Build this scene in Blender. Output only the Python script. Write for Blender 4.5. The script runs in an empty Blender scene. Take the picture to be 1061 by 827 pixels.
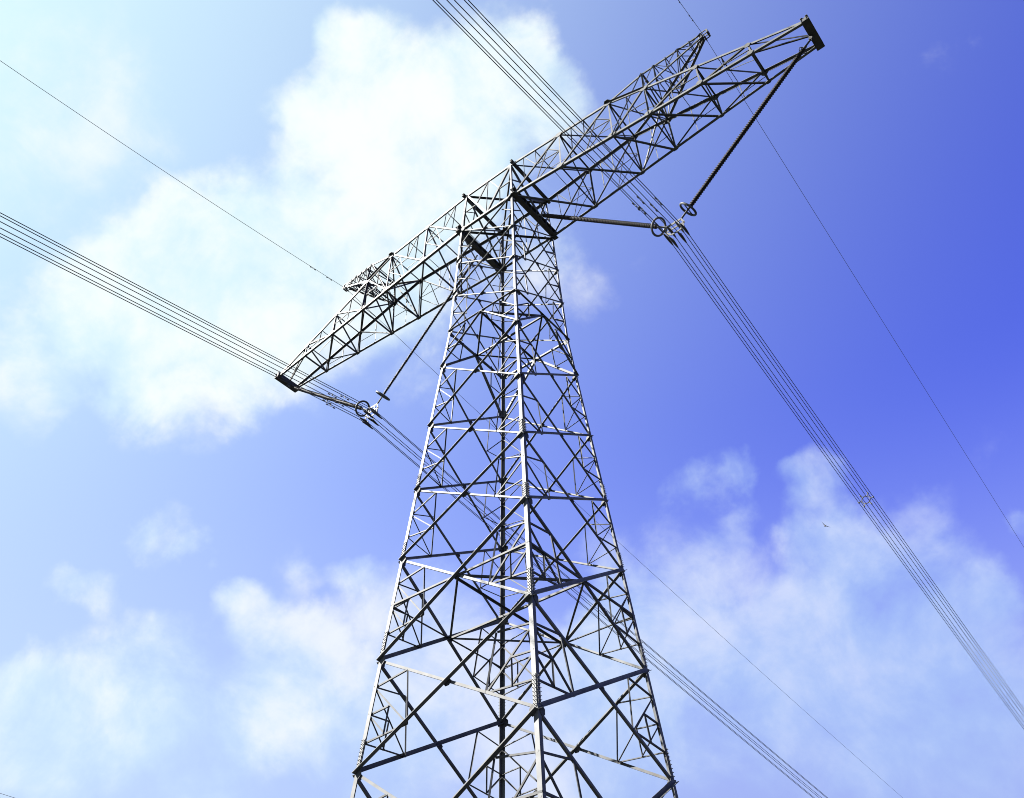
import bpy, bmesh, math, random
from mathutils import Vector, Matrix
random.seed(7)
SC = bpy.context.scene
COL = SC.collection
GZ = 44.62                      # height of the cross-arm underside above the ground

# ------------------------------------------------------------------ camera
cam_d = bpy.data.cameras.new('camera')
cam = bpy.data.objects.new('camera', cam_d); COL.objects.link(cam)
fw = Vector((-0.4503168, 0.5757987, 0.6824006)); ri = Vector((0.7788588, 0.6270175, -0.0150976)); up = Vector((0.4365703, -0.5246950, 0.7308225))
M = Matrix((ri, up, -fw)).transposed().to_4x4()
M.translation = Vector((19.8645, -25.2645, -43.0191 + GZ))
cam.matrix_world = M
cam_d.sensor_width = 36; cam_d.lens = 949.17 / 1061 * 36
cam_d.clip_start = 0.1; cam_d.clip_end = 6000
SC.camera = cam

# ------------------------------------------------------------------ light
SUN_AZ, SUN_EL = math.radians(222), math.radians(42)
sd = Vector((math.cos(SUN_AZ) * math.cos(SUN_EL), math.sin(SUN_AZ) * math.cos(SUN_EL), math.sin(SUN_EL)))
sun_d = bpy.data.lights.new('sun', 'SUN'); sun_d.energy = 5.0; sun_d.angle = math.radians(0.5); sun_d.color = (1, 0.96, 0.9)
sun = bpy.data.objects.new('sun', sun_d); COL.objects.link(sun)
sun.rotation_euler = sd.to_track_quat('Z', 'Y').to_euler(); sun.location = (0, 0, 120)
SC.view_settings.view_transform = 'Standard'; SC.view_settings.look = 'None'
SC.view_settings.gamma = 1; SC.view_settings.use_curve_mapping = False
EXP = 2.5
SC.view_settings.exposure = EXP
SC.cycles.filter_width = 0.95     # a crisp lens

SKY = 0.05                      # background strength
KK = 1.0 / (SKY * 2 ** EXP)     # colour value that renders as white
TINT = (0.050 * KK, 0.060 * KK, 0.30 * KK)
world = bpy.data.worlds.new('World'); SC.world = world; world.use_nodes = True
wt = world.node_tree; wn = wt.nodes; wl = wt.links; wn.clear()
def N(t, **kw):
    n = wn.new(t)
    for k, v in kw.items(): setattr(n, k, v)
    return n
def inp(sock, v):
    if hasattr(v, 'links'): wl.new(v, sock)
    else: sock.default_value = v
def math_(op, a, b=0.0, c=None, clamp=False):
    n = N('ShaderNodeMath', operation=op, use_clamp=clamp); inp(n.inputs[0], a); inp(n.inputs[1], b)
    if c is not None: inp(n.inputs[2], c)
    return n.outputs[0]
def vmath(op, a, b):
    n = N('ShaderNodeVectorMath', operation=op); inp(n.inputs[0], a); inp(n.inputs[1], b); return n
def ramp(v, lo, hi, a=0.0, b=1.0, mode='SMOOTHSTEP'):
    n = N('ShaderNodeMapRange', interpolation_type=mode); inp(n.inputs[0], v)
    for i, q in enumerate((lo, hi, a, b)): inp(n.inputs[i + 1], q)
    return n.outputs[0]
def mix(f, a, b):
    n = N('ShaderNodeMix', data_type='RGBA'); inp(n.inputs[0], f); inp(n.inputs[6], a); inp(n.inputs[7], b); return n.outputs[2]
sky = N('ShaderNodeTexSky'); sky.sky_type = 'NISHITA'; sky.sun_disc = False
sky.sun_elevation = SUN_EL; sky.sun_rotation = math.radians(90) - SUN_AZ
sky.air_density = 1.0; sky.dust_density = 1.0; sky.ozone_density = 1.0; sky.altitude = 50
tc = N('ShaderNodeTexCoord'); D = tc.outputs['Generated']
def noise(vec, sc, det, rough=0.55, dist=0.0):
    n = N('ShaderNodeTexNoise'); inp(n.inputs['Vector'], vec); n.inputs['Scale'].default_value = sc
    n.inputs['Detail'].default_value = det; n.inputs['Roughness'].default_value = rough; n.inputs['Distortion'].default_value = dist
    return n
# the direction, bent by noise so that every cloud edge billows
w1 = noise(D, 7, 4); off = vmath('SUBTRACT', w1.outputs['Color'], (0.5, 0.5, 0.5)).outputs[0]
sc1 = N('ShaderNodeVectorMath', operation='SCALE'); inp(sc1.inputs[0], off); sc1.inputs['Scale'].default_value = 0.06
w2 = noise(D, 26, 5); off2 = vmath('SUBTRACT', w2.outputs['Color'], (0.5, 0.5, 0.5)).outputs[0]
sc2 = N('ShaderNodeVectorMath', operation='SCALE'); inp(sc2.inputs[0], off2); sc2.inputs['Scale'].default_value = 0.04
DD = vmath('ADD', vmath('ADD', D, sc1.outputs[0]).outputs[0], sc2.outputs[0]).outputs[0]
# cloud masses: azimuth, elevation, angular radius, thickness
CL = [(146.8, 62.4, 3.4, 1), (139.1, 61.0, 4.8, 1), (130.9, 62.4, 4.3, 1), (124.1, 63.1, 2.8, 1), (121.6, 60.0, 2.9, 0.9), (141.2, 55.7, 5.8, 1.1), (133.0, 57.4, 5.3, 1), (149.3, 58.4, 3.4, 1), (149.0, 62.5, 2.4, 0.9), (147.1, 52.4, 4.6, 1), (154.5, 51.2, 3.1, 1), (160.0, 50.6, 2.5, 0.9), (161.4, 47.3, 3.6, 1), (163.1, 43.5, 4.1, 0.9), (155.3, 44.5, 6.8, 1.1), (163.2, 39.6, 3.2, 0.6), (157.1, 40.2, 3.6, 0.8), (147.9, 46.6, 5.8, 1), (150.5, 42.2, 3.5, 0.6), (139.9, 50.0, 5.3, 0.9), (127.3, 52.8, 5.1, 0.65), (122.3, 49.6, 2.7, 0.25), (135.7, 44.9, 4.2, 0.45), (174.1, 54.9, 7.2, 0.35), (171.6, 49.2, 5.7, 0.35), (164.4, 54.5, 3.3, 0.25), (97.5, 26.9, 2.0, 0.75), (105.0, 23.5, 8.0, 0.6), (116.5, 25.0, 6.8, 0.6), (94.5, 29.8, 1.3, 0.6), (101.3, 20.3, 5.6, 0.5), (157.6, 29.2, 1.2, 0.6), (155.6, 29.3, 1.5, 0.6), (152.3, 29.7, 1.0, 0.45), (152.6, 32.5, 2.2, 0.45), (149.8, 31.8, 1.4, 0.35), (145.9, 28.7, 2.4, 0.7), (143.7, 26.2, 3.7, 0.79), (157.2, 22.5, 3.1, 0.75), (157.1, 20.8, 4.1, 0.75), (152.5, 22.0, 3.7, 0.75), (147.6, 20.1, 4.8, 0.75), (139.8, 31.9, 1.8, 0.6), (138.2, 30.5, 2.3, 0.5), (139.9, 26.0, 3.4, 0.6), (132.3, 26.2, 5.8, 0.55), (124.2, 22.3, 6.8, 0.65), (136.3, 21.3, 5.0, 0.7), (142.3, 22.1, 3.3, 0.6), (150.6, 27.0, 2.5, 0.35), (144.3, 32.6, 1.7, 0.35),
      (109.6, 21.6, 7.0, 0.5), (103.4, 18.7, 6.1, 0.45), (123.2, 20.7, 6.7, 0.5), (101.9, 28.7, 4.9, 0.45), (111.5, 25.5, 5.0, 0.45),
      (115.1, 37.2, 1.8, 0.5), (112.6, 36.9, 2.1, 0.6), (110.3, 36.8, 1.5, 0.65), (111.2, 34.6, 1.7, 0.6), (113.0, 32.5, 2.2, 0.6), (116.3, 31.2, 2.6, 0.55), (107.5, 35.7, 1.6, 0.6), (105.4, 35.8, 2.0, 0.65), (106.4, 33.1, 2.6, 0.7), (104.5, 31.0, 2.8, 0.65), (107.7, 29.9, 2.8, 0.65), (104.3, 28.7, 3.3, 0.6), (112.7, 27.9, 4.0, 0.6), (108.2, 26.1, 4.4, 0.6), (121.1, 28.7, 3.2, 0.75), (119.4, 26.4, 3.4, 0.65), (99.4, 31.8, 2.5, 0.35), (99.7, 28.2, 3.0, 0.4), (116.0, 27.7, 3.4, 0.6),
      (154.1, 32.2, 1.2, 0.5), (150.9, 32.4, 1.2, 0.45), (148.8, 31.7, 1.0, 0.4), (150.9, 30.2, 0.8, 0.35), (153.5, 27.1, 2.2, 0.35), (148.1, 25.7, 1.7, 0.3), (143.0, 31.3, 1.4, 0.45), (146.9, 29.7, 1.4, 0.55), (142.1, 28.0, 2.3, 0.6),
      (120.4, 31.0, 2.9, 0.6), (122.7, 26.0, 4.0, 0.6), (154.9, 19.7, 3.1, 0.7), (150.5, 22.8, 3.2, 0.6), (108.3, 32.3, 1.7, 0.4), (103.0, 25.7, 3.8, 0.5), (164.7, 41.2, 3.8, 0.7), (164.5, 37.1, 2.7, 0.4),
      (145.1, 22.9, 3.3, 0.6), (141.4, 23.7, 3.4, 0.6), (134.9, 26.2, 5.2, 0.55), (151.6, 24.7, 3.8, 0.6), (156.0, 24.5, 2.6, 0.6), (158.4, 23.6, 2.1, 0.6), (134.6, 31.9, 3.5, 0.4), (116.0, 34.6, 2.7, 0.35), (121.8, 34.0, 2.4, 0.3), (101.3, 24.3, 4.2, 0.4), (98.7, 22.7, 3.1, 0.35),
      (215, 35, 9, .6), (300, 30, 9, .6), (20, 30, 9, .6)]
def cover(items):
    acc = None
    for az, el, r, w in items:
        az, el, r = map(math.radians, (az, el, r))
        c = (math.cos(el) * math.cos(az), math.cos(el) * math.sin(az), math.sin(el))
        b = ramp(vmath('DISTANCE', DD, c).outputs['Value'], r * 1.3, r * 0.3, 0.0, w)
        acc = b if acc is None else math_('ADD', acc, math_('MULTIPLY', b, math_('SUBTRACT', 1.0, acc, clamp=True)))
    return acc
fine = noise(D, 13, 10, 0.6, 0.25)
soft = noise(D, 5, 9, 0.62, 0.3)
fn = math_('SUBTRACT', fine.outputs[0], 0.5); sn = math_('SUBTRACT', soft.outputs[0], 0.5)
thick = ramp(math_('ADD', cover([q for q in CL if q[3] >= .8]), math_('ADD', math_('MULTIPLY', fn, 0.9), math_('MULTIPLY', sn, 0.45))), 0.18, 1.0, 0.0, 0.97)
thin = ramp(math_('ADD', math_('ADD', cover([q for q in CL if q[3] < .8]), math_('MULTIPLY', fn, 0.9)), math_('MULTIPLY', sn, 1.4)), 0.22, 1.15, 0.0, 0.88)
alpha = math_('SUBTRACT', 1.0, math_('MULTIPLY', math_('SUBTRACT', 1.0, thick), math_('SUBTRACT', 1.0, thin)))
sunglow = N('ShaderNodeVectorMath', operation='DOT_PRODUCT'); inp(sunglow.inputs[0], D); sunglow.inputs[1].default_value = tuple(sd)
sg = sunglow.outputs['Value']
base = N('ShaderNodeMix', data_type='RGBA', blend_type='MULTIPLY'); base.inputs[0].default_value = 1; inp(base.inputs[6], sky.outputs[0]); base.inputs[7].default_value = (*TINT, 1)
skyc = vmath('SCALE', base.outputs[2], (0, 0, 0)); skyc.inputs['Scale'].default_value = 1.0
# thin haze between the clouds, brighter towards the sun
hz = math_('POWER', ramp(sg, -0.2, 0.93, 0.0, 1.0, 'LINEAR'), 2.3)
sep = N('ShaderNodeSeparateXYZ'); inp(sep.inputs[0], D)
low = math_('POWER', ramp(sep.outputs[2], 0.95, 0.1, 0.0, 1.0, 'LINEAR'), 1.3)
lowsky = mix(math_('MULTIPLY', low, 0.62), skyc.outputs[0], (0.24 * KK, 0.33 * KK, 1.05 * KK, 1))
hazy = mix(hz, lowsky, (0.8 * KK, 1.08 * KK, 1.0 * KK, 1))
# milky air low over the horizon
veilc = mix(ramp(sg, -0.15, 0.6, 0.0, 1.0), (0.40 * KK, 0.49 * KK, 0.87 * KK, 1), (0.60 * KK, 0.77 * KK, 1.0 * KK, 1))
hazy = mix(ramp(sep.outputs[2], 0.66, 0.28, 0.0, 0.85), hazy, veilc)
cb = ramp(math_('ADD', sg, math_('MULTIPLY', math_('SUBTRACT', fine.outputs[0], 0.5), 0.5)), -0.1, 0.68, 0.0, 1.0)
cloudc = mix(cb, (0.58 * KK, 0.68 * KK, 0.99 * KK, 1), (1.0 * KK, 1.04 * KK, 1.03 * KK, 1))
shade = ramp(math_('ADD', sn, math_('MULTIPLY', fn, 0.6)), -0.18, 0.2, 0.0, 1.0)
cloudc = mix(shade, vmath('MULTIPLY', cloudc, (0.74, 0.91, 0.98)).outputs[0], cloudc)
final = mix(alpha, hazy, cloudc)
bg = N('ShaderNodeBackground'); inp(bg.inputs[0], final); bg.inputs[1].default_value = SKY
wo = N('ShaderNodeOutputWorld'); wl.new(bg.outputs[0], wo.inputs[0])

# ------------------------------------------------------------------ materials
def mat(name, c1, c2, rough, metal, scale=3.0, bump=0.0, vary=0.0, rust=None):
    m = bpy.data.materials.new(name); m.use_nodes = True; t = m.node_tree; b = t.nodes['Principled BSDF']
    tcn = t.nodes.new('ShaderNodeTexCoord'); n = t.nodes.new('ShaderNodeTexNoise'); n.inputs['Scale'].default_value = scale; n.inputs['Detail'].default_value = 6
    t.links.new(tcn.outputs['Object'], n.inputs['Vector'])
    r = t.nodes.new('ShaderNodeValToRGB'); r.color_ramp.elements[0].color = (*c1, 1); r.color_ramp.elements[1].color = (*c2, 1)
    r.color_ramp.elements[0].position = .35; r.color_ramp.elements[1].position = .65
    t.links.new(n.outputs[0], r.inputs[0])
    oi = t.nodes.new('ShaderNodeObjectInfo'); mr = t.nodes.new('ShaderNodeMapRange'); mr.inputs[3].default_value = 1 - vary; mr.inputs[4].default_value = 1 + vary
    t.links.new(oi.outputs['Random'], mr.inputs[0])
    sc = t.nodes.new('ShaderNodeVectorMath'); sc.operation = 'SCALE'; t.links.new(r.outputs[0], sc.inputs[0]); t.links.new(mr.outputs[0], sc.inputs['Scale'])
    last = sc.outputs[0]
    if rust:                     # brown stains in patches of their own
        n2 = t.nodes.new('ShaderNodeTexNoise'); n2.inputs['Scale'].default_value = .9; n2.inputs['Detail'].default_value = 9; n2.inputs['Roughness'].default_value = .7
        t.links.new(tcn.outputs['Object'], n2.inputs['Vector'])
        m2 = t.nodes.new('ShaderNodeMapRange'); m2.inputs[1].default_value = .58; m2.inputs[2].default_value = .72; m2.inputs[4].default_value = .8; t.links.new(n2.outputs[0], m2.inputs[0])
        mx = t.nodes.new('ShaderNodeMix'); mx.data_type = 'RGBA'; t.links.new(m2.outputs[0], mx.inputs[0]); t.links.new(last, mx.inputs[6]); mx.inputs[7].default_value = (*rust, 1); last = mx.outputs[2]
    t.links.new(last, b.inputs['Base Color'])
    b.inputs['Roughness'].default_value = rough; b.inputs['Specular IOR Level'].default_value = 0.25; b.inputs['Metallic'].default_value = metal
    if bump:
        bp = t.nodes.new('ShaderNodeBump'); bp.inputs['Strength'].default_value = bump; t.links.new(n.outputs[0], bp.inputs['Height']); t.links.new(bp.outputs[0], b.inputs['Normal'])
    return m
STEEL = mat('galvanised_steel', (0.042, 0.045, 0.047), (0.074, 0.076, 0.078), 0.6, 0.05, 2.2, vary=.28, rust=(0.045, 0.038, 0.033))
STEEL2 = mat('shade_dark_galvanised_steel', (0.024, 0.026, 0.028), (0.046, 0.046, 0.046), 0.65, 0.05, 3.5, vary=.35, rust=(0.035, 0.026, 0.02))  # darker copy of the steel, shade put into its colour; rust stains too
RUBBER = mat('dark_silicone_rubber', (0.012, 0.010, 0.011), (0.02, 0.016, 0.016), 0.6, 0.0, 5)
ALU = mat('weathered_aluminium', (0.03, 0.03, 0.033), (0.05, 0.05, 0.056), 0.6, 0.2, 8)
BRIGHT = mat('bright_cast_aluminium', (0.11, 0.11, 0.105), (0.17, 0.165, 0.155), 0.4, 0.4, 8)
CONC = mat('concrete', (0.25, 0.24, 0.22), (0.36, 0.35, 0.33), 0.9, 0, 4, .3)
GRASS = mat('dry_grass_soil', (0.011, 0.013, 0.010), (0.022, 0.023, 0.019), 0.95, 0, .35, .5)
FEATHER = mat('dark_feathers', (0.02, 0.02, 0.02), (0.04, 0.035, 0.03), 0.8, 0, 20)

# ------------------------------------------------------------------ helpers
def V(*a): return Vector(a)
def link(name, bm, m, parent=None):
    me = bpy.data.meshes.new(name); bm.normal_update(); bm.to_mesh(me); bm.free(); me.materials.append(m)
    o = bpy.data.objects.new(name, me); COL.objects.link(o)
    if parent is not None: o.parent = parent
    return o
def prism(bm, p, q, prof):
    a = [bm.verts.new(p + c) for c in prof]; b = [bm.verts.new(q + c) for c in prof]; n = len(prof)
    for i in range(n): bm.faces.new((a[i], a[(i + 1) % n], b[(i + 1) % n], b[i]))
    bm.faces.new(list(reversed(a))); bm.faces.new(b)
def angle(bm, p, q, s, n1, n2, t=None, ext=0.0):
    """rolled L-section from p to q; flange one runs along n1, flange two along n2"""
    p, q = Vector(p), Vector(q); ax = (q - p).normalized()
    if ext: p = p - ax * ext; q = q + ax * ext
    n1 = Vector(n1); n1 = (n1 - ax * n1.dot(ax))
    if n1.length < 1e-3: n1 = ax.orthogonal()
    n1.normalize(); c = ax.cross(n1); n2 = c if c.dot(Vector(n2)) >= 0 else -c
    t = t or s * 0.12
    prof = [V(0, 0, 0), n1 * s, n1 * s + n2 * t, n1 * t + n2 * t, n1 * t + n2 * s, n2 * s]
    prism(bm, p, q, prof)
def boxm(bm, p, q, u, v, a, b):
    """bar from p to q, a wide along u, b deep along v"""
    p, q = Vector(p), Vector(q); ax = (q - p).normalized(); u = Vector(u); u = (u - ax * u.dot(ax)).normalized(); v = ax.cross(u)
    prism(bm, p, q, [u * a / 2 + v * b / 2, -u * a / 2 + v * b / 2, -u * a / 2 - v * b / 2, u * a / 2 - v * b / 2])
def tube(bm, pts, r, n=8, closed=False):
    pts = [Vector(p) for p in pts]; rings = []; N_ = len(pts)
    ref = None
    for i, p in enumerate(pts):
        if closed: ax = pts[(i + 1) % N_] - pts[i - 1]
        else: ax = pts[min(i + 1, N_ - 1)] - pts[max(i - 1, 0)]
        ax.normalize()
        if ref is None: ref = ax.orthogonal().normalized()
        ref = (ref - ax * ref.dot(ax)).normalized(); v = ax.cross(ref)
        rr = r[i] if isinstance(r, (list, tuple)) else r
        rings.append([bm.verts.new(p + (ref * math.cos(k * math.tau / n) + v * math.sin(k * math.tau / n)) * rr) for k in range(n)])
    for i in range(N_ if closed else N_ - 1):
        A, B = rings[i], rings[(i + 1) % N_]
        for k in range(n): bm.faces.new((A[k], A[(k + 1) % n], B[(k + 1) % n], B[k]))
    if not closed: bm.faces.new(list(reversed(rings[0]))); bm.faces.new(rings[-1])
def empty(name, loc=(0, 0, 0)):
    o = bpy.data.objects.new(name, None); COL.objects.link(o); o.location = loc; o.empty_display_size = .5; return o
def tag(o, label=None, cat=None, group=None, kind=None):
    if label: o['label'] = label
    if cat: o['category'] = cat
    if group: o['group'] = group
    if kind: o['kind'] = kind
    return o
def lerp(a, b, t): return Vector(a) * (1 - t) + Vector(b) * t

# ------------------------------------------------------------------ ground
bm = bmesh.new()
for k, (x, y) in enumerate(((-1, -1), (1, -1), (1, 1), (-1, 1))): bm.verts.new((x * 4000, y * 4000, 0))
bm.verts.ensure_lookup_table(); bm.faces.new(bm.verts)
tag(link('ground', bm, GRASS), kind='structure')

# ------------------------------------------------------------------ tower geometry (fitted in metres, z relative to cross-arm underside)
ZL = {-3: 0.0, -2: -2.9876, -1: -5.754, 0: -8.6091, 1: -11.1928, 2: -15.0896, 3: -18.8106, 4: -22.3843, 5: -26.8233, 6: -30.9943, 7: -36.4, 8: -GZ + .35}
ZT, WT, WC, W0, SL = 3.4916, 1.728, 1.9012, 2.1848, 0.0783
def wz(z):
    if z >= 0: return WC + (WT - WC) * z / ZT
    if z >= ZL[0]: return WC + (W0 - WC) * z / ZL[0]
    return W0 + SL * (ZL[0] - z)
def cor(i, z):                 # body corner i, corners in order round the tower: near, right, far, left
    sx, sy = ((1, -1), (1, 1), (-1, 1), (-1, -1))[i % 4]; w = wz(z); return V(sx * w, sy * w, z + GZ)
TOWER = tag(empty('lattice_tower'), 'tall grey galvanised steel lattice pylon standing alone with one long cross-arm', 'pylon')
CX = [V(1, 0, 0), V(0, 1, 0), V(-1, 0, 0), V(0, -1, 0)]
FN = {0: V(1, 0, 0), 1: V(0, 1, 0), 2: V(-1, 0, 0), 3: V(0, -1, 0)}     # face i lies between corner i and i+1; outward normal

LEGS = []
for i in range(4):
    bm = bmesh.new(); c = ((1, -1), (1, 1), (-1, 1), (-1, -1))[i]
    zs = [ZL[8], ZL[5], ZL[2], ZL[0], 0, ZT]; sz = [.175, .16, .14, .125, .11]
    for a, b, s in zip(zs, zs[1:], sz): angle(bm, cor(i, a), cor(i, b), s, (-c[0], 0, 0), (0, -c[1], 0), t=s * .1, ext=.01)
    leg = link('leg', bm, STEEL, TOWER); LEGS.append(leg)
    # splice plates with their bolts standing proud of the angle
    for k_ in (3, 4, 5, 6):
        z = ZL[k_] + .12; bm = bmesh.new(); ln = .75 if k_ < 5 else 1.1
        for ax, off in ((V(-c[0], 0, 0), V(0, c[1], 0)), (V(0, -c[1], 0), V(c[0], 0, 0))):
            p = cor(i, z) + ax * .085 + off * .012; q = cor(i, z + ln) + ax * .085 + off * .012
            boxm(bm, p, q, ax, off, .13, .018)
            for k in range(8):
                for e in (-.035, .035):
                    bb = lerp(p, q, (k + .5) / 8) + ax * e; tube(bm, [bb, bb + off * .07], .012, 6)
        link('splice_plate', bm, STEEL, leg)
    bm = bmesh.new(); f = cor(i, ZL[8]); f.z = 0
    prism(bm, f + V(0, 0, -.2), f + V(0, 0, .4), [V(.6, .6, 0), V(-.6, .6, 0), V(-.6, -.6, 0), V(.6, -.6, 0)])
    link('footing', bm, CONC, TOWER)

def cross(A, B, C_, Dd):       # meeting point of A-B and C-D (closest)
    u, v, w = B - A, Dd - C_, A - C_; a, b, c, d, e = u.dot(u), u.dot(v), v.dot(v), u.dot(w), v.dot(w)
    t = (b * e - c * d) / (a * c - b * b); return A + u * t
def plate(bm, c, n, u, a, b, t=.02):
    n = Vector(n).normalized(); u = Vector(u); u = (u - n * u.dot(n)).normalized(); v = n.cross(u)
    prism(bm, c - n * t / 2, c + n * t / 2, [u * a, u * a * .4 + v * b, -u * a * .4 + v * b, -u * a, -u * a * .4 - v * b, u * a * .4 - v * b])

def gusset(i, Aa, Ba, hor, n):
    for j, c_, h in ((i, Aa, hor), ((i + 1) % 4, Ba, -hor)):
        m = bmesh.new(); plate(m, c_ + h * .2 + n * .015, n, V(0, 0, 1), .20, .12); link('gusset_plate', m, STEEL2, LEGS[j])
def face_panel(i, ka, kb, style):
    """bracing of face i between level ka (upper) and kb (lower)"""
    n = FN[i]; za, zb = ZL[ka], ZL[kb]
    Aa, Ab, Ba, Bb = cor(i, za), cor(i, zb), cor(i + 1, za), cor(i + 1, zb)
    size = {-3: .085, -2: .085, -1: .085, 0: .12, 1: .105, 2: .105, 3: .115, 4: .15, 5: .155, 6: .16, 7: .18}[ka]
    rs = .048 if ka < 4 else .06
    inn = -n
    hor = (Ba - Aa).normalized()
    segs = []
    if style in ('X', 'XR', 'XB'):
        for (p, q, ox) in ((Aa, Bb, 0), (Ba, Ab, 1)):
            m = bmesh.new(); d = (q - p).normalized(); perp = d.cross(n); perp = perp if perp.z > 0 else -perp
            # first diagonal inside the leg angle, second outside it, as bolted on site
            heavy = (i in (0, 3)) == (ox == 1); out = n if i in (0, 3) else -n
            s = size * (1.05 if heavy else .62)
            if heavy: angle(m, p + out * .004, q + out * .004, s, perp, out)
            else: angle(m, p - out * .035, q - out * .035, s, perp, -out)
            last = link('diagonal_brace', m, STEEL, TOWER)
        C = cross(Aa, Bb, Ba, Ab)
        for (Ta, Tb) in ((Aa, Ab), (Ba, Bb)):
            m = bmesh.new(); segs = []
            P_ = lerp(Ta, C, .42); 
            if style == 'XR':
                Q_ = lerp(C, Tb, .5); L1, L2 = lerp(Ta, Tb, .36), lerp(Ta, Tb, .68)
                segs += [(P_, L1), (P_, Q_), (Q_, L1), (Q_, L2)]
            elif style == 'XB':
                Q_ = lerp(C, Tb, .45); L1, L2, L3 = lerp(Ta, Tb, .25), lerp(Ta, Tb, .5), lerp(Ta, Tb, .75)
                m1, m2 = lerp(Q_, L1, .5), lerp(Q_, L3, .5)
                segs += [(P_, L1), (P_, Q_), (Q_, L1), (Q_, L3), (m1, L2), (L2, m2), (m1, m2)]
            else:
                Q_ = lerp(C, Tb, .5); Lm = lerp(Ta, Tb, .5)
                segs += [(P_, Lm), (Q_, Lm), (P_, Q_)] if ka != -3 else [(P_, Lm), (Q_, Lm)]
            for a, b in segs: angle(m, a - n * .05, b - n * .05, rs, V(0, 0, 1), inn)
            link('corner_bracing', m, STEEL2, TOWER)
        m = bmesh.new(); plate(m, C - n * .02, n, hor, .10 + size * .6, .07 + size * .4); link('crossing_plate', m, STEEL2, last)
        gusset(i, Aa, Ba, hor, n)
    elif style == 'K':
        M0 = lerp(Aa, Ba, .5)
        for p, q, s in ((Aa, Ba, .10), (M0 + V(0, 0, -.03), Ab, .11), (M0 + V(0, 0, -.03), Bb, .11)):
            m = bmesh.new(); d = (q - p).normalized(); perp = d.cross(n); perp = perp if perp.z > 0 else -perp
            angle(m, p + n * .004, q + n * .004, s, perp, n); last = link('diagonal_brace', m, STEEL, TOWER)
        for Ta, Tb in ((Aa, Ab), (Ba, Bb)):
            m = bmesh.new(); k1 = lerp(M0, Tb, .5); L1 = lerp(Ta, Tb, .5); h1 = lerp(M0, Ta, .5)
            for a, b in ((k1, L1), (k1, h1), (h1, L1)): angle(m, a - n * .05, b - n * .05, .055, V(0, 0, 1), inn)
            link('corner_bracing', m, STEEL2, TOWER)
        m = bmesh.new(); plate(m, M0 + n * .015, n, hor, .26, .14); link('crossing_plate', m, STEEL2, last)
        gusset(i, Aa, Ba, hor, n)
    elif style == 'FOOT':
        M0 = lerp(Ab, Bb, .5); M1 = lerp(Aa, Ba, .5)
        for p, q, s in ((Aa, Ba, .14), (M1, Ab, .19), (M1, Bb, .19)):
            m = bmesh.new(); d = (q - p).normalized(); perp = d.cross(n); perp = perp if perp.z > 0 else -perp
            angle(m, p + n * .004, q + n * .004, s, perp, n); last = link('diagonal_brace', m, STEEL, TOWER)
        for Ta, Tb in ((Aa, Ab), (Ba, Bb)):
            m = bmesh.new()
            for t in (.25, .5, .75): angle(m, lerp(Ta, Tb, t), lerp(M1, Tb, t), .07, V(0, 0, 1), inn); angle(m, lerp(Ta, Tb, t), lerp(M1, Tb, t - .25), .07, V(0, 0, 1), inn)
            link('corner_bracing', m, STEEL2, TOWER)
styles = [(-3, -2, 'X'), (-2, -1, 'X'), (-1, 0, 'X'), (0, 1, 'K'), (1, 2, 'XR'), (2, 3, 'XR'), (3, 4, 'XR'), (4, 5, 'XB'), (5, 6, 'XB'), (6, 7, 'XB'), (7, 8, 'FOOT')]
for i in range(4):
    for a, b, s in styles: face_panel(i, a, b, s)

# plan frames (diaphragms) inside the body
def diaphragm(mids, z, corners=True, s=.085):
    m = bmesh.new()
    for j in range(4):
        a, b = mids[j], mids[(j + 1) % 4]
        angle(m, a, b, s, V(0, 0, 1), V(0, 0, 1).cross(b - a))
    a, b = mids[0], mids[2]; angle(m, a, b, s, V(0, 0, 1), V(1, 0, 0))
    a, b = mids[1], mids[3]; angle(m, a - V(0, 0, .1), b - V(0, 0, .1), s, V(0, 0, -1), V(1, 0, 0))
    if corners:
        for j in range(4):
            c = cor(j, z)
            for t in (mids[j], mids[j - 1]): angle(m, c, t, s * .9, V(0, 0, 1), -c + V(0, 0, c.z))
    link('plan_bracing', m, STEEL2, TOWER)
diaphragm([lerp(cor(j, ZL[0]), cor(j + 1, ZL[0]), .5) for j in range(4)], ZL[0], False)
for ka in (4, 6):
    C = [cross(cor(j, ZL[ka]), cor(j + 1, ZL[ka + 1]), cor(j + 1, ZL[ka]), cor(j, ZL[ka + 1])) for j in range(4)]
    diaphragm(C, C[0].z - GZ, True)
# slack diaphragm at the cross-arm underside and top
for z in (0.0, ZT):
    m = bmesh.new()
    angle(m, cor(0, z), cor(2, z), .1, V(0, 0, 1), V(1, 0, 0)); angle(m, cor(1, z) - V(0, 0, .12), cor(3, z) - V(0, 0, .12), .1, V(0, 0, -1), V(1, 0, 0))
    link('plan_bracing', m, STEEL2, TOWER)

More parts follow.
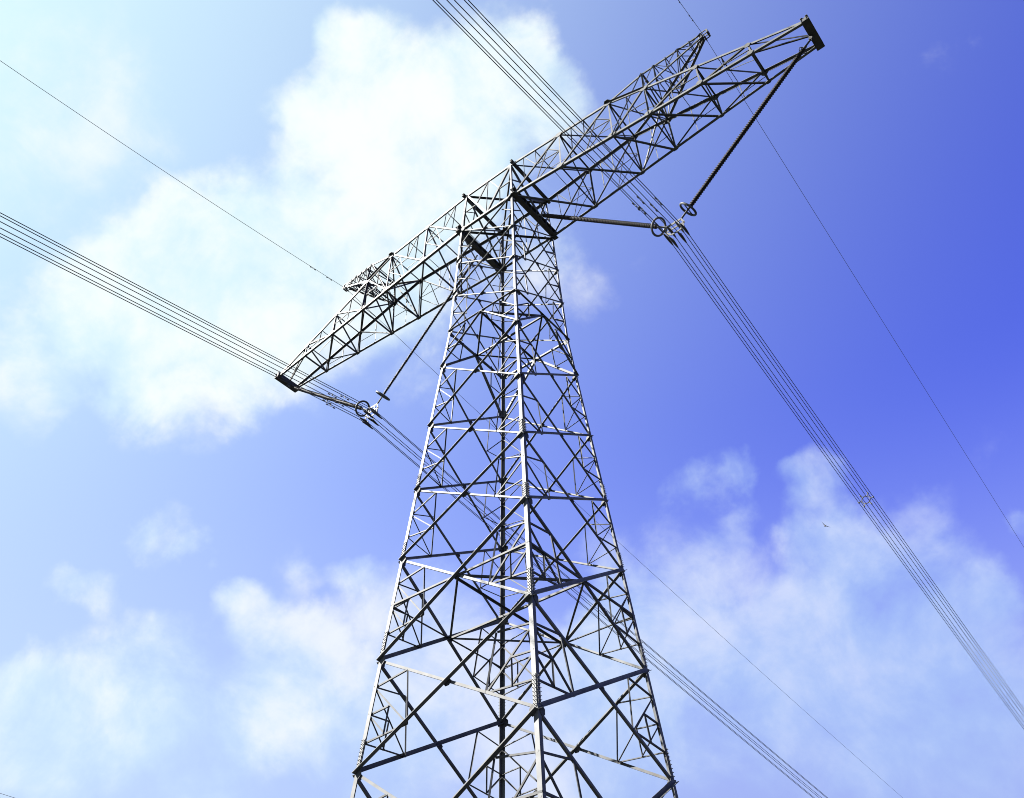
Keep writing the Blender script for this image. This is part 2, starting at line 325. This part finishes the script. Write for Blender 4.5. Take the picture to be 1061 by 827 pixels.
# body between cross-arm underside and top
for i in range(4):
    n = FN[i]; a, b, c, d = cor(i, ZT), cor(i + 1, ZT), cor(i, 0), cor(i + 1, 0)
    for p, q in (((a, d), (b, c)) if i in (0, 2) else ((a, lerp(c, d, .5)), (b, lerp(c, d, .5)))):
        m = bmesh.new(); angle(m, p - n * .02, q - n * .02, .11, V(0, 0, 1), -n); last = link('diagonal_brace', m, STEEL, TOWER)
    m = bmesh.new(); C = lerp(lerp(a, b, .5), lerp(c, d, .5), .5)
    if i in (1, 3):
        for p, q in ((lerp(a, c, .5), lerp(a, lerp(c, d, .5), .5)), (lerp(b, d, .5), lerp(b, lerp(c, d, .5), .5)), (lerp(a, b, .5), lerp(a, lerp(c, d, .5), .5)), (lerp(a, b, .5), lerp(b, lerp(c, d, .5), .5)), (lerp(a, b, .5), lerp(c, d, .5)), (lerp(c, d, .25), lerp(a, lerp(c, d, .5), .5)), (lerp(c, d, .75), lerp(b, lerp(c, d, .5), .5))):
            angle(m, p - n * .05, q - n * .05, .06, V(0, 0, 1), -n)
    else:
        for e in ((a, c), (b, d)):
            for p in e: angle(m, lerp(p, C, .5) - n * .05, lerp(*e, .5) - n * .05, .06, V(0, 0, 1), -n)
    link('corner_bracing', m, STEEL2, TOWER)
# heavy transverse beams at the cross-arm roots
for sx in (-1, 1):
    for z, s, d in ((0, .30, .42), (ZT, .16, .18)):
        w = wz(z); m = bmesh.new(); x = sx * (w + .12)
        a, b = V(x, -w - .16, z + GZ - .06), V(x, w + .16, z + GZ - .06)
        boxm(m, a, b, V(1, 0, 0), V(0, 0, 1), s, .02); boxm(m, a + V(0, 0, d), b + V(0, 0, d), V(1, 0, 0), V(0, 0, 1), s, .02); boxm(m, a + V(0, 0, d / 2), b + V(0, 0, d / 2), V(1, 0, 0), V(0, 0, 1), .02, d - .01)
        for t in range(9):
            p = lerp(a, b, (t + .5) / 9) + V(0, 0, d / 2); boxm(m, p - V(s / 2, 0, 0), p + V(s / 2, 0, 0), V(0, 1, 0), V(0, 0, 1), .012, d - .06)
        link('transverse_beam', m, STEEL2, TOWER)

# ------------------------------------------------------------------ cross-arms
L, TY, TZ = 19.0, 0.7894, -0.2551
XN = [None, 5.0391, 8.2967, 10.4778, 13.3847, 16.1342]
X1, X2 = XN[2], XN[3]
def ch(c, x, s):
    yy = -1 if c in (1, 2) else 1; top = c in (1, 3); w = WT if top else WC
    t = (x - w) / (L - w); y = w + (TY - w) * t
    z = (ZT if x <= X1 else ZT + (TZ + .12 - ZT) * (x - X1) / (L - X1)) if top else TZ * t
    return V(s * x, yy * y, z + GZ)
def nx(c, j): return (WT if c in (1, 3) else WC) if j == 0 else (L - .25 if j == 6 else XN[j])
for s in (-1, 1):
    arm_m = bmesh.new()
    for c in (1, 2, 3, 4):
        yy = 1 if c in (1, 2) else -1; zz = -1 if c in (1, 3) else 1
        e0 = ch(c, nx(c, 0), s); angle(arm_m, V(0, e0.y, e0.z), e0, .15, V(0, yy, 0), V(0, 0, zz), t=.02)
        for xa, xb, sz in ((nx(c, 0), X1, .15), (X1, XN[4], .14), (XN[4], L, .13)):
            angle(arm_m, ch(c, xa, s), ch(c, xb, s), sz, V(0, yy, 0), V(0, 0, zz), t=.02)
    ARM = link('cross_arm', arm_m, STEEL, TOWER)
    ARM['label'] = 'long right-hand cross-arm, the nearer one against the blue sky' if s > 0 else 'left-hand cross-arm tapering away against the white cloud'
    faces = ((1, 2, V(0, -1, 0)), (3, 4, V(0, 1, 0)), (1, 3, V(0, 0, 1)), (2, 4, V(0, 0, -1)))
    for j in range(1, 7):
        for (t_, b_, n) in faces:
            T0, T1, B0, B1 = ch(t_, nx(t_, j - 1), s), ch(t_, nx(t_, j), s), ch(b_, nx(b_, j - 1), s), ch(b_, nx(b_, j), s)
            if j < 6:
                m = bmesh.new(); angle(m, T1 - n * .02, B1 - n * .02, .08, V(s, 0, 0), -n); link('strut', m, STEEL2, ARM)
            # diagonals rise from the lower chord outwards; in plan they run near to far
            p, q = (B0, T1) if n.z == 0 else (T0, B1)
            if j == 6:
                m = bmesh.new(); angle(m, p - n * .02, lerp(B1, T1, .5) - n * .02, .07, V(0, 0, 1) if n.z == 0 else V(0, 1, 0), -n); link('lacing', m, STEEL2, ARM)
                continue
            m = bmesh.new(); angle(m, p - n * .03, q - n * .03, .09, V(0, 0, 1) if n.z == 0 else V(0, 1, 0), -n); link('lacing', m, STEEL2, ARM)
            if n.z >= 0:
                m = bmesh.new(); mid = lerp(p, q, .5)
                h1, h2 = lerp(T0, T1, .5), lerp(B0, B1, .5)
                if n.z == 0: prs = ((mid, h1), (lerp(p, q, .25), lerp(T0, T1, .25)), (mid, lerp(T0, T1, .25)), (mid, lerp(T1, B1, .5)), (h2, lerp(p, q, .75)), (lerp(p, q, .75), lerp(B1, T1, .5)), (h2, lerp(T1, B1, .5))) if j < 3 else ((mid, h1), (mid, lerp(B1, T1, .5)), (mid, h2))
                else: prs = ((mid, h1), (mid, h2), (mid, lerp(T1, B1, .5)))
                for a, b in prs: angle(m, a - n * .05, b - n * .05, .042, V(0, 0, 1) if n.z == 0 else V(0, 1, 0), -n)
                link('secondary_lacing', m, STEEL2, ARM)
    # internal cross frames
    for j in (1, 2, 3, 4, 5):
        m = bmesh.new()
        angle(m, ch(1, nx(1, j), s), ch(4, nx(4, j), s), .07, V(0, 0, 1), V(s, 0, 0))
        if j in (2, 3): angle(m, ch(3, nx(3, j), s), ch(2, nx(2, j), s) + V(.05 * s, 0, 0), .07, V(0, 0, 1), V(s, 0, 0))
        link('cross_frame', m, STEEL2, ARM)
    # gussets on the chord joints
    for c in (1, 2, 3, 4):
        for j in range(1, 6):
            n = V(0, -1 if c in (1, 2) else 1, 0); zz = -1 if c in (1, 3) else 1
            m = bmesh.new(); plate(m, ch(c, nx(c, j), s) + n * .012 + V(0, 0, zz * .12), n, V(1, 0, 0), .26 if j < 4 else .2, .16)
            link('joint_plate', m, STEEL2, ARM)
    for c in (1, 3):
        m = bmesh.new(); p = ch(c, X1, s); plate(m, p + V(0, 0, .02), V(0, 0, 1), V(1, 0, 0), .24, .16); link('top_plate', m, STEEL2, ARM)
    # tip: double channel beam with end plates
    m = bmesh.new(); a = V(s * (L - .02), -TY - .12, TZ + GZ - .08); b = V(s * (L - .02), TY + .12, TZ + GZ - .08)
    for dx in (-.2, .06):
        boxm(m, a + V(dx * s, 0, .17), b + V(dx * s, 0, .17), V(1, 0, 0), V(0, 0, 1), .02, .36)
        for dz in (0, .35): boxm(m, a + V((dx + .06) * s, 0, dz), b + V((dx + .06) * s, 0, dz), V(1, 0, 0), V(0, 0, 1), .12, .02)
    boxm(m, a + V(-.04 * s, 0, -.012), b + V(-.04 * s, 0, -.012), V(1, 0, 0), V(0, 0, 1), .36, .014)
    for t in (.03, .2, .42, .58, .8, .97):
        p = lerp(a, b, t) + V(0, 0, .17); boxm(m, p + V(-.2 * s, 0, 0), p + V(.14 * s, 0, 0), V(0, 1, 0), V(0, 0, 1), .014, .32)
    link('tip_beam', m, STEEL2, ARM)
    # hanger plate for the outer insulator, in the middle of the tip beam
    m = bmesh.new(); p = V(s * (L - .12), 0, TZ + GZ - .08)
    boxm(m, p + V(0, -.05, .1), p + V(-.12 * s, -.05, -.3), V(1, 0, 0), V(0, 1, 0), .18, .025); boxm(m, p + V(0, .05, .1), p + V(-.12 * s, .05, -.3), V(1, 0, 0), V(0, 1, 0), .18, .025)
    link('hanger_plate', m, STEEL2, ARM)

    # ---------------- earth-wire peak
    PX, PZ = 14.0779, 6.1775
    tip = [V(s * (PX - .1), y, z + GZ) for y, z in ((-.16, PZ + .02), (.16, PZ + .02), (-.16, PZ - .3), (.16, PZ - .3))]
    y1, y2 = abs(ch(1, X1, s).y), abs(ch(1, X2, s).y)
    Pn, Pf = V(s * X2, -y2 * .86, 4.55 + GZ), V(s * X2, y2 * .86, 4.55 + GZ)
    pk = bmesh.new()
    for a, b in ((ch(1, X1, s), Pn), (Pn, tip[0]), (ch(3, X1, s), Pf), (Pf, tip[1]), (ch(1, X2, s), tip[2]), (ch(3, X2, s), tip[3])):
        angle(pk, a, b, .11, V(0, -a.y, 0), V(0, 0, -1), t=.015)
    PEAK = link('earth_wire_peak', pk, STEEL, TOWER)
    m = bmesh.new()
    for a, b in ((Pn, ch(1, X2, s)), (Pf, ch(3, X2, s)), (Pn, Pf), (ch(1, X1, s), ch(1, X2, s)), (Pn, ch(3, X2, s)), (ch(2, X1, s), Pn), (ch(4, X1, s), Pf), (ch(4, X2, s), Pf), (ch(2, X2, s), Pn)):
        angle(m, a, b, .075, V(0, 0, 1), V(s, 0, 0))
    link('strut', m, STEEL2, PEAK)
    nb = 5
    for f_, (a0, a1, b0, b1) in enumerate(((Pn, tip[0], ch(1, X2, s), tip[2]), (Pf, tip[1], ch(3, X2, s), tip[3]), (Pn, tip[0], Pf, tip[1]), (ch(1, X2, s), tip[2], ch(3, X2, s), tip[3]))):
        m = bmesh.new()
        for k in range(nb):
            t0, t1 = k / nb, (k + 1) / nb
            angle(m, lerp(a0, a1, t1), lerp(b0, b1, t1), .05, V(s, 0, 0), V(0, 0, 1))
            p, q = (lerp(a0, a1, t0), lerp(b0, b1, t1)) if k % 2 else (lerp(b0, b1, t0), lerp(a0, a1, t1))
            angle(m, p, q, .05, V(0, 0, 1), V(s, 0, 0))
        link('lacing', m, STEEL2, PEAK)
    m = bmesh.new(); e = V(s * .38, 0, 0)
    for a, b in ((0, 1), (1, 3), (3, 2), (2, 0)):
        boxm(m, tip[a], tip[b], V(1, 0, 0), V(0, 1, 0), .09, .03); boxm(m, tip[a] + e, tip[b] + e, V(1, 0, 0), V(0, 1, 0), .09, .05)
    for k in range(4): boxm(m, tip[k], tip[k] + e, V(0, 0, 1), V(0, 1, 0), .06, .04)
    link('end_bracket', m, STEEL2, PEAK)

# ------------------------------------------------------------------ conductors and V strings
VX, VZ = 9.9957, -8.45
HEXR = .45
HEX = [(math.cos(k * math.pi / 3) * HEXR, math.sin(k * math.pi / 3) * HEXR) for k in range(6)]
HN = ['right', 'upper right', 'upper left', 'left', 'lower left', 'lower right']
SPAN = {('c', 1, 1): (-.0365, .114, .00033), ('c', -1, 1): (-.0246, .092, .00018), ('c', 1, -1): (.0027, .185, 0.0001), ('c', -1, -1): (.0041, .180, 0.0001),
        ('g', 1, 1): (-.022, .060, .0000), ('g', -1, 1): (-.029, .081, .0003), ('g', 1, -1): (.0053, .1667, .00117), ('g', -1, -1): (.0134, .175, .0016)}
def wire_pt(kind, s, y):
    x0, z0 = (VX, VZ) if kind == 'c' else (14.0779 + .05, 6.1775 - .45)
    dx, a, b = SPAN[(kind, s, 1 if y >= 0 else -1)]; Y = abs(y)
    # rounded over the clamp
    sag = a * (math.sqrt(Y * Y + .35 ** 2) - .35)
    return V(s * x0 + dx * (y if True else 0), y, z0 - sag + b * Y * Y * (1 - min(Y, 260) / 500) + GZ)
def ys():
    out = []; y = -62
    while y < 260: out.append(y); y += .25 if abs(y) < 3 else 1.0 if abs(y) < 20 else 4
    out.append(260); return out
for s in (-1, 1):
    side = 'right' if s > 0 else 'left'
    for k, (hx, hz) in enumerate(HEX):
        bm = bmesh.new(); pts = [wire_pt('c', s, y) + V(hx, 0, hz) for y in ys()]
        tube(bm, pts, .0185, 6)
        o = link('overhead_conductor', bm, ALU)
        tag(o, '%s wire of the six-wire conductor bundle held under the %s cross-arm' % (HN[k], side), 'power line', 'bundled conductors under the cross-arms')
    bm = bmesh.new(); tube(bm, [wire_pt('g', s, y) for y in ys()], .0135, 6)
    tag(link('earth_wire', bm, ALU), 'single thin wire carried by the tip of the %s peak on top of the tower' % side, 'power line', 'thin earth wires over the tower')

def rod(name, top, bot, label, rings, k_=1.0):
    top, bot = Vector(top), Vector(bot); ax = (bot - top).normalized(); Ln = (bot - top).length
    root = tag(empty(name, top), label, 'insulator', 'insulator strings in pairs holding the conductor bundles')
    def P(t): return ax * t
    bm = bmesh.new(); tube(bm, [P(0), P(.55)], .045, 8); tube(bm, [P(.42), P(.62)], .07, 8); link('end_fitting', bm, STEEL2, root)
    bm = bmesh.new(); tube(bm, [P(Ln - .75), P(Ln - .08)], .045, 8); tube(bm, [P(Ln - .78), P(Ln - .6)], .055, 8)
    link('end_fitting', bm, STEEL2, root)
    bm = bmesh.new(); pts = []; rad = []; t = .6; k = 0
    while t < Ln - .76:
        R = (.125 if k % 2 == 0 else .10) * k_
        pts += [P(t), P(t + .010), P(t + .022), P(t + .05)]; rad += [.07 * k_, R, R, .07 * k_]; t += .062; k += 1
    tube(bm, pts, rad, 10); link('insulator_rod', bm, RUBBER, root)
    u = ax.orthogonal().normalized(); u = V(0, 1, 0); u = (u - ax * u.dot(ax)).normalized(); v = ax.cross(u)
    for tt, R, rr in ((Ln - .62, .43, .055), (.68, .2, .02)) if rings else ():
        bm = bmesh.new(); c = P(tt)
        tube(bm, [c + (u * math.cos(a * math.tau / 36) + v * math.sin(a * math.tau / 36)) * R for a in range(36)], rr, 8, True)
        tube(bm, [c - u * R, c + u * R], rr * .55, 6)
        link('grading_ring', bm, STEEL if R > .3 else STEEL2, root)
    return root
for s in (-1, 1):
    side = 'right' if s > 0 else 'left'
    Y0 = V(s * VX, 0, VZ + GZ)
    yt = Y0 + V(0, 0, HEXR + .30)
    rod('insulator_string', V(s * (L - .12 - .12), 0, TZ + GZ - .34), yt + V(s * .36, 0, 0), 'ribbed dark insulator string slanting down from the tip of the %s cross-arm' % side, True)
    rod('insulator_string', V(s * (WC + .35), 0, GZ - .12), yt - V(s * .36, 0, 0), 'dark insulator string from the tower body out to the %s conductor bundle' % side, True, 1.0 if s > 0 else .75)
    # yoke with six suspension clamps
    root = tag(empty('suspension_yoke', yt), 'metal yoke and clamps where the six-wire bundle hangs between the %s pair of insulators' % side, 'yoke')
    bm = bmesh.new(); K = [V(-.38, 0, .04), V(.38, 0, .04), V(.5, 0, -.3), V(.24, 0, -.66), V(-.24, 0, -.66), V(-.5, 0, -.3)]
    for a, b in ((0, 1), (1, 2), (2, 3), (3, 4), (4, 5), (5, 0), (2, 5)): boxm(bm, K[a], K[b], V(0, 1, 0), V(0, 0, 1), .03, .085 if a else .12)
    link('yoke_plate', bm, STEEL2, root)
    for hx, hz in HEX:
        bm = bmesh.new(); c = V(hx, 0, hz - HEXR - .30)
        boxm(bm, c + V(0, 0, .26 if hz > -.2 else .2), c + V(0, 0, .02), V(1, 0, 0), V(0, 1, 0), .05, .06)
        tube(bm, [c + V(0, y, -.18 * abs(y) - .01) for y in (-.42, -.3, -.15, 0, .15, .3, .42)], [.026, .045, .062, .07, .062, .045, .026], 8)
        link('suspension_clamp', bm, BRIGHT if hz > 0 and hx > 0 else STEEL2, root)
    # armour sleeves and dampers close to the clamp
    for y in (-2.6,):
        for (hx, hz), nme in zip(HEX, HN):
            if (y > 0) != (hx >= 0) and hz > 0: continue
            yy = y + hx * .5
            p = wire_pt('c', s, yy) + V(hx, 0, hz); q = wire_pt('c', s, yy + .1) + V(hx, 0, hz); d = (q - p).normalized(); dn = V(0, 0, -.11)
            bm = bmesh.new(); boxm(bm, V(0, 0, .03), dn, V(0, 1, 0), V(1, 0, 0), .05, .04); tube(bm, [dn - d * .26, dn + d * .26], .010, 6)
            for e in (-1, 1): tube(bm, [dn + d * e * .16, dn + d * e * .2, dn + d * e * .3, dn + d * e * .32], [.02, .035, .035, .02], 8)
            o = link('vibration_damper', bm, STEEL2); o.location = p
            tag(o, 'dumbbell damper on the %s wire of the %s bundle, %s side of its clamps' % (nme, side, 'near' if y < 0 else 'far'), 'damper', 'vibration dampers beside the clamps')
# earth wire clamps and dampers
for s in (-1, 1):
    side = 'right' if s > 0 else 'left'
    p = wire_pt('g', s, 0)
    root = tag(empty('earth_wire_clamp', p), 'small hanging clamp under the tip of the %s peak holding one thin wire' % side, 'clamp')
    bm = bmesh.new(); tube(bm, [V(0, 0, .14), V(0, 0, .0)], .02, 6); tube(bm, [V(0, y, -.12 * abs(y)) for y in (-.22, -.1, 0, .1, .22)], [.02, .04, .05, .04, .02], 8); link('clamp_body', bm, STEEL2, root)
    for y, w in ((-1.6, 'first'), (-3.0, 'second'), (1.7, 'only')):
        c = wire_pt('g', s, y); bm = bmesh.new(); d = (wire_pt('g', s, y + .1) - c).normalized(); dn = V(0, 0, -.07)
        boxm(bm, V(0, 0, .02), dn, V(0, 1, 0), V(1, 0, 0), .04, .03); tube(bm, [dn - d * .2, dn + d * .2], .008, 6)
        for e in (-1, 1): tube(bm, [dn + d * e * .12, dn + d * e * .15, dn + d * e * .23, dn + d * e * .25], [.015, .028, .028, .015], 8)
        o = link('vibration_damper', bm, STEEL2); o.location = c
        tag(o, 'dumbbell damper on the thin wire at the %s peak, %s' % (side, {'first': 'nearer of two before the peak', 'second': 'farther of two before the peak', 'only': 'the one beyond the peak'}[w]), 'damper', 'vibration dampers beside the clamps')
# spacers
def spacer(s, y, label):
    c = wire_pt('c', s, y); root = tag(empty('bundle_spacer', c), label, 'spacer', 'six-arm spacers along the bundles')
    bm = bmesh.new(); tube(bm, [V(math.cos(a * math.tau / 24) * .25, 0, math.sin(a * math.tau / 24) * .25) for a in range(24)], .03, 6, True); link('spacer_ring', bm, STEEL2, root)
    for hx, hz in HEX:
        bm = bmesh.new(); tube(bm, [V(hx * .52, 0, hz * .52), V(hx * .95, 0, hz * .95)], .025, 6); tube(bm, [V(hx, -.06, hz), V(hx, .06, hz)], .042, 8); link('spacer_arm', bm, STEEL, root)
spacer(1, 22.1, 'pale spacer ring gripping the six wires of the right bundle over the lower right sky')

# ------------------------------------------------------------------ another line, far off behind the left bundle
bm = bmesh.new()
PW = [V(-136.9, 12.35, 55.55), V(-120.49, 33.72, 50.8), V(-100.48, 54.01, 43.23), V(-59.12, 87.3, 27.87)]
tube(bm, PW, .03, 6)
DW = link('distant_wire', bm, ALU); tag(DW, 'faint thin wire crossing the bottom left corner of the sky', 'power line')
# ------------------------------------------------------------------ bird
root = tag(empty('bird', (0, 0, 0)), 'tiny dark bird flying far off between the tower and the right bundle', 'bird')
bm = bmesh.new(); tube(bm, [V(0, -.30, .02), V(0, -.22, 0), V(0, -.12, 0), V(0, 0, 0), V(0, .12, .01), V(0, .18, .04), V(0, .24, .05), V(0, .29, .04)], [.02, .03, .07, .085, .06, .045, .04, .008], 10)
for e in (-1, 1):
    pts = [V(0, .1, .03), V(e * .2, .14, .12), V(e * .48, .02, .2), V(e * .56, -.06, .18), V(e * .25, -.04, .10), V(0, -.1, .02)]
    vs = [bm.verts.new(p) for p in pts] + [bm.verts.new(p + V(0, 0, .012)) for p in pts]
    bm.faces.new(vs[:6]); bm.faces.new(list(reversed(vs[6:])))
    for k in range(6): bm.faces.new((vs[k], vs[(k + 1) % 6], vs[6 + (k + 1) % 6], vs[6 + k]))
bo = link('bird_body', bm, FEATHER, root)
root.rotation_euler = (0.3, 0.6, 0.9)
root.location = (-5.37, 63.78, 61.04)
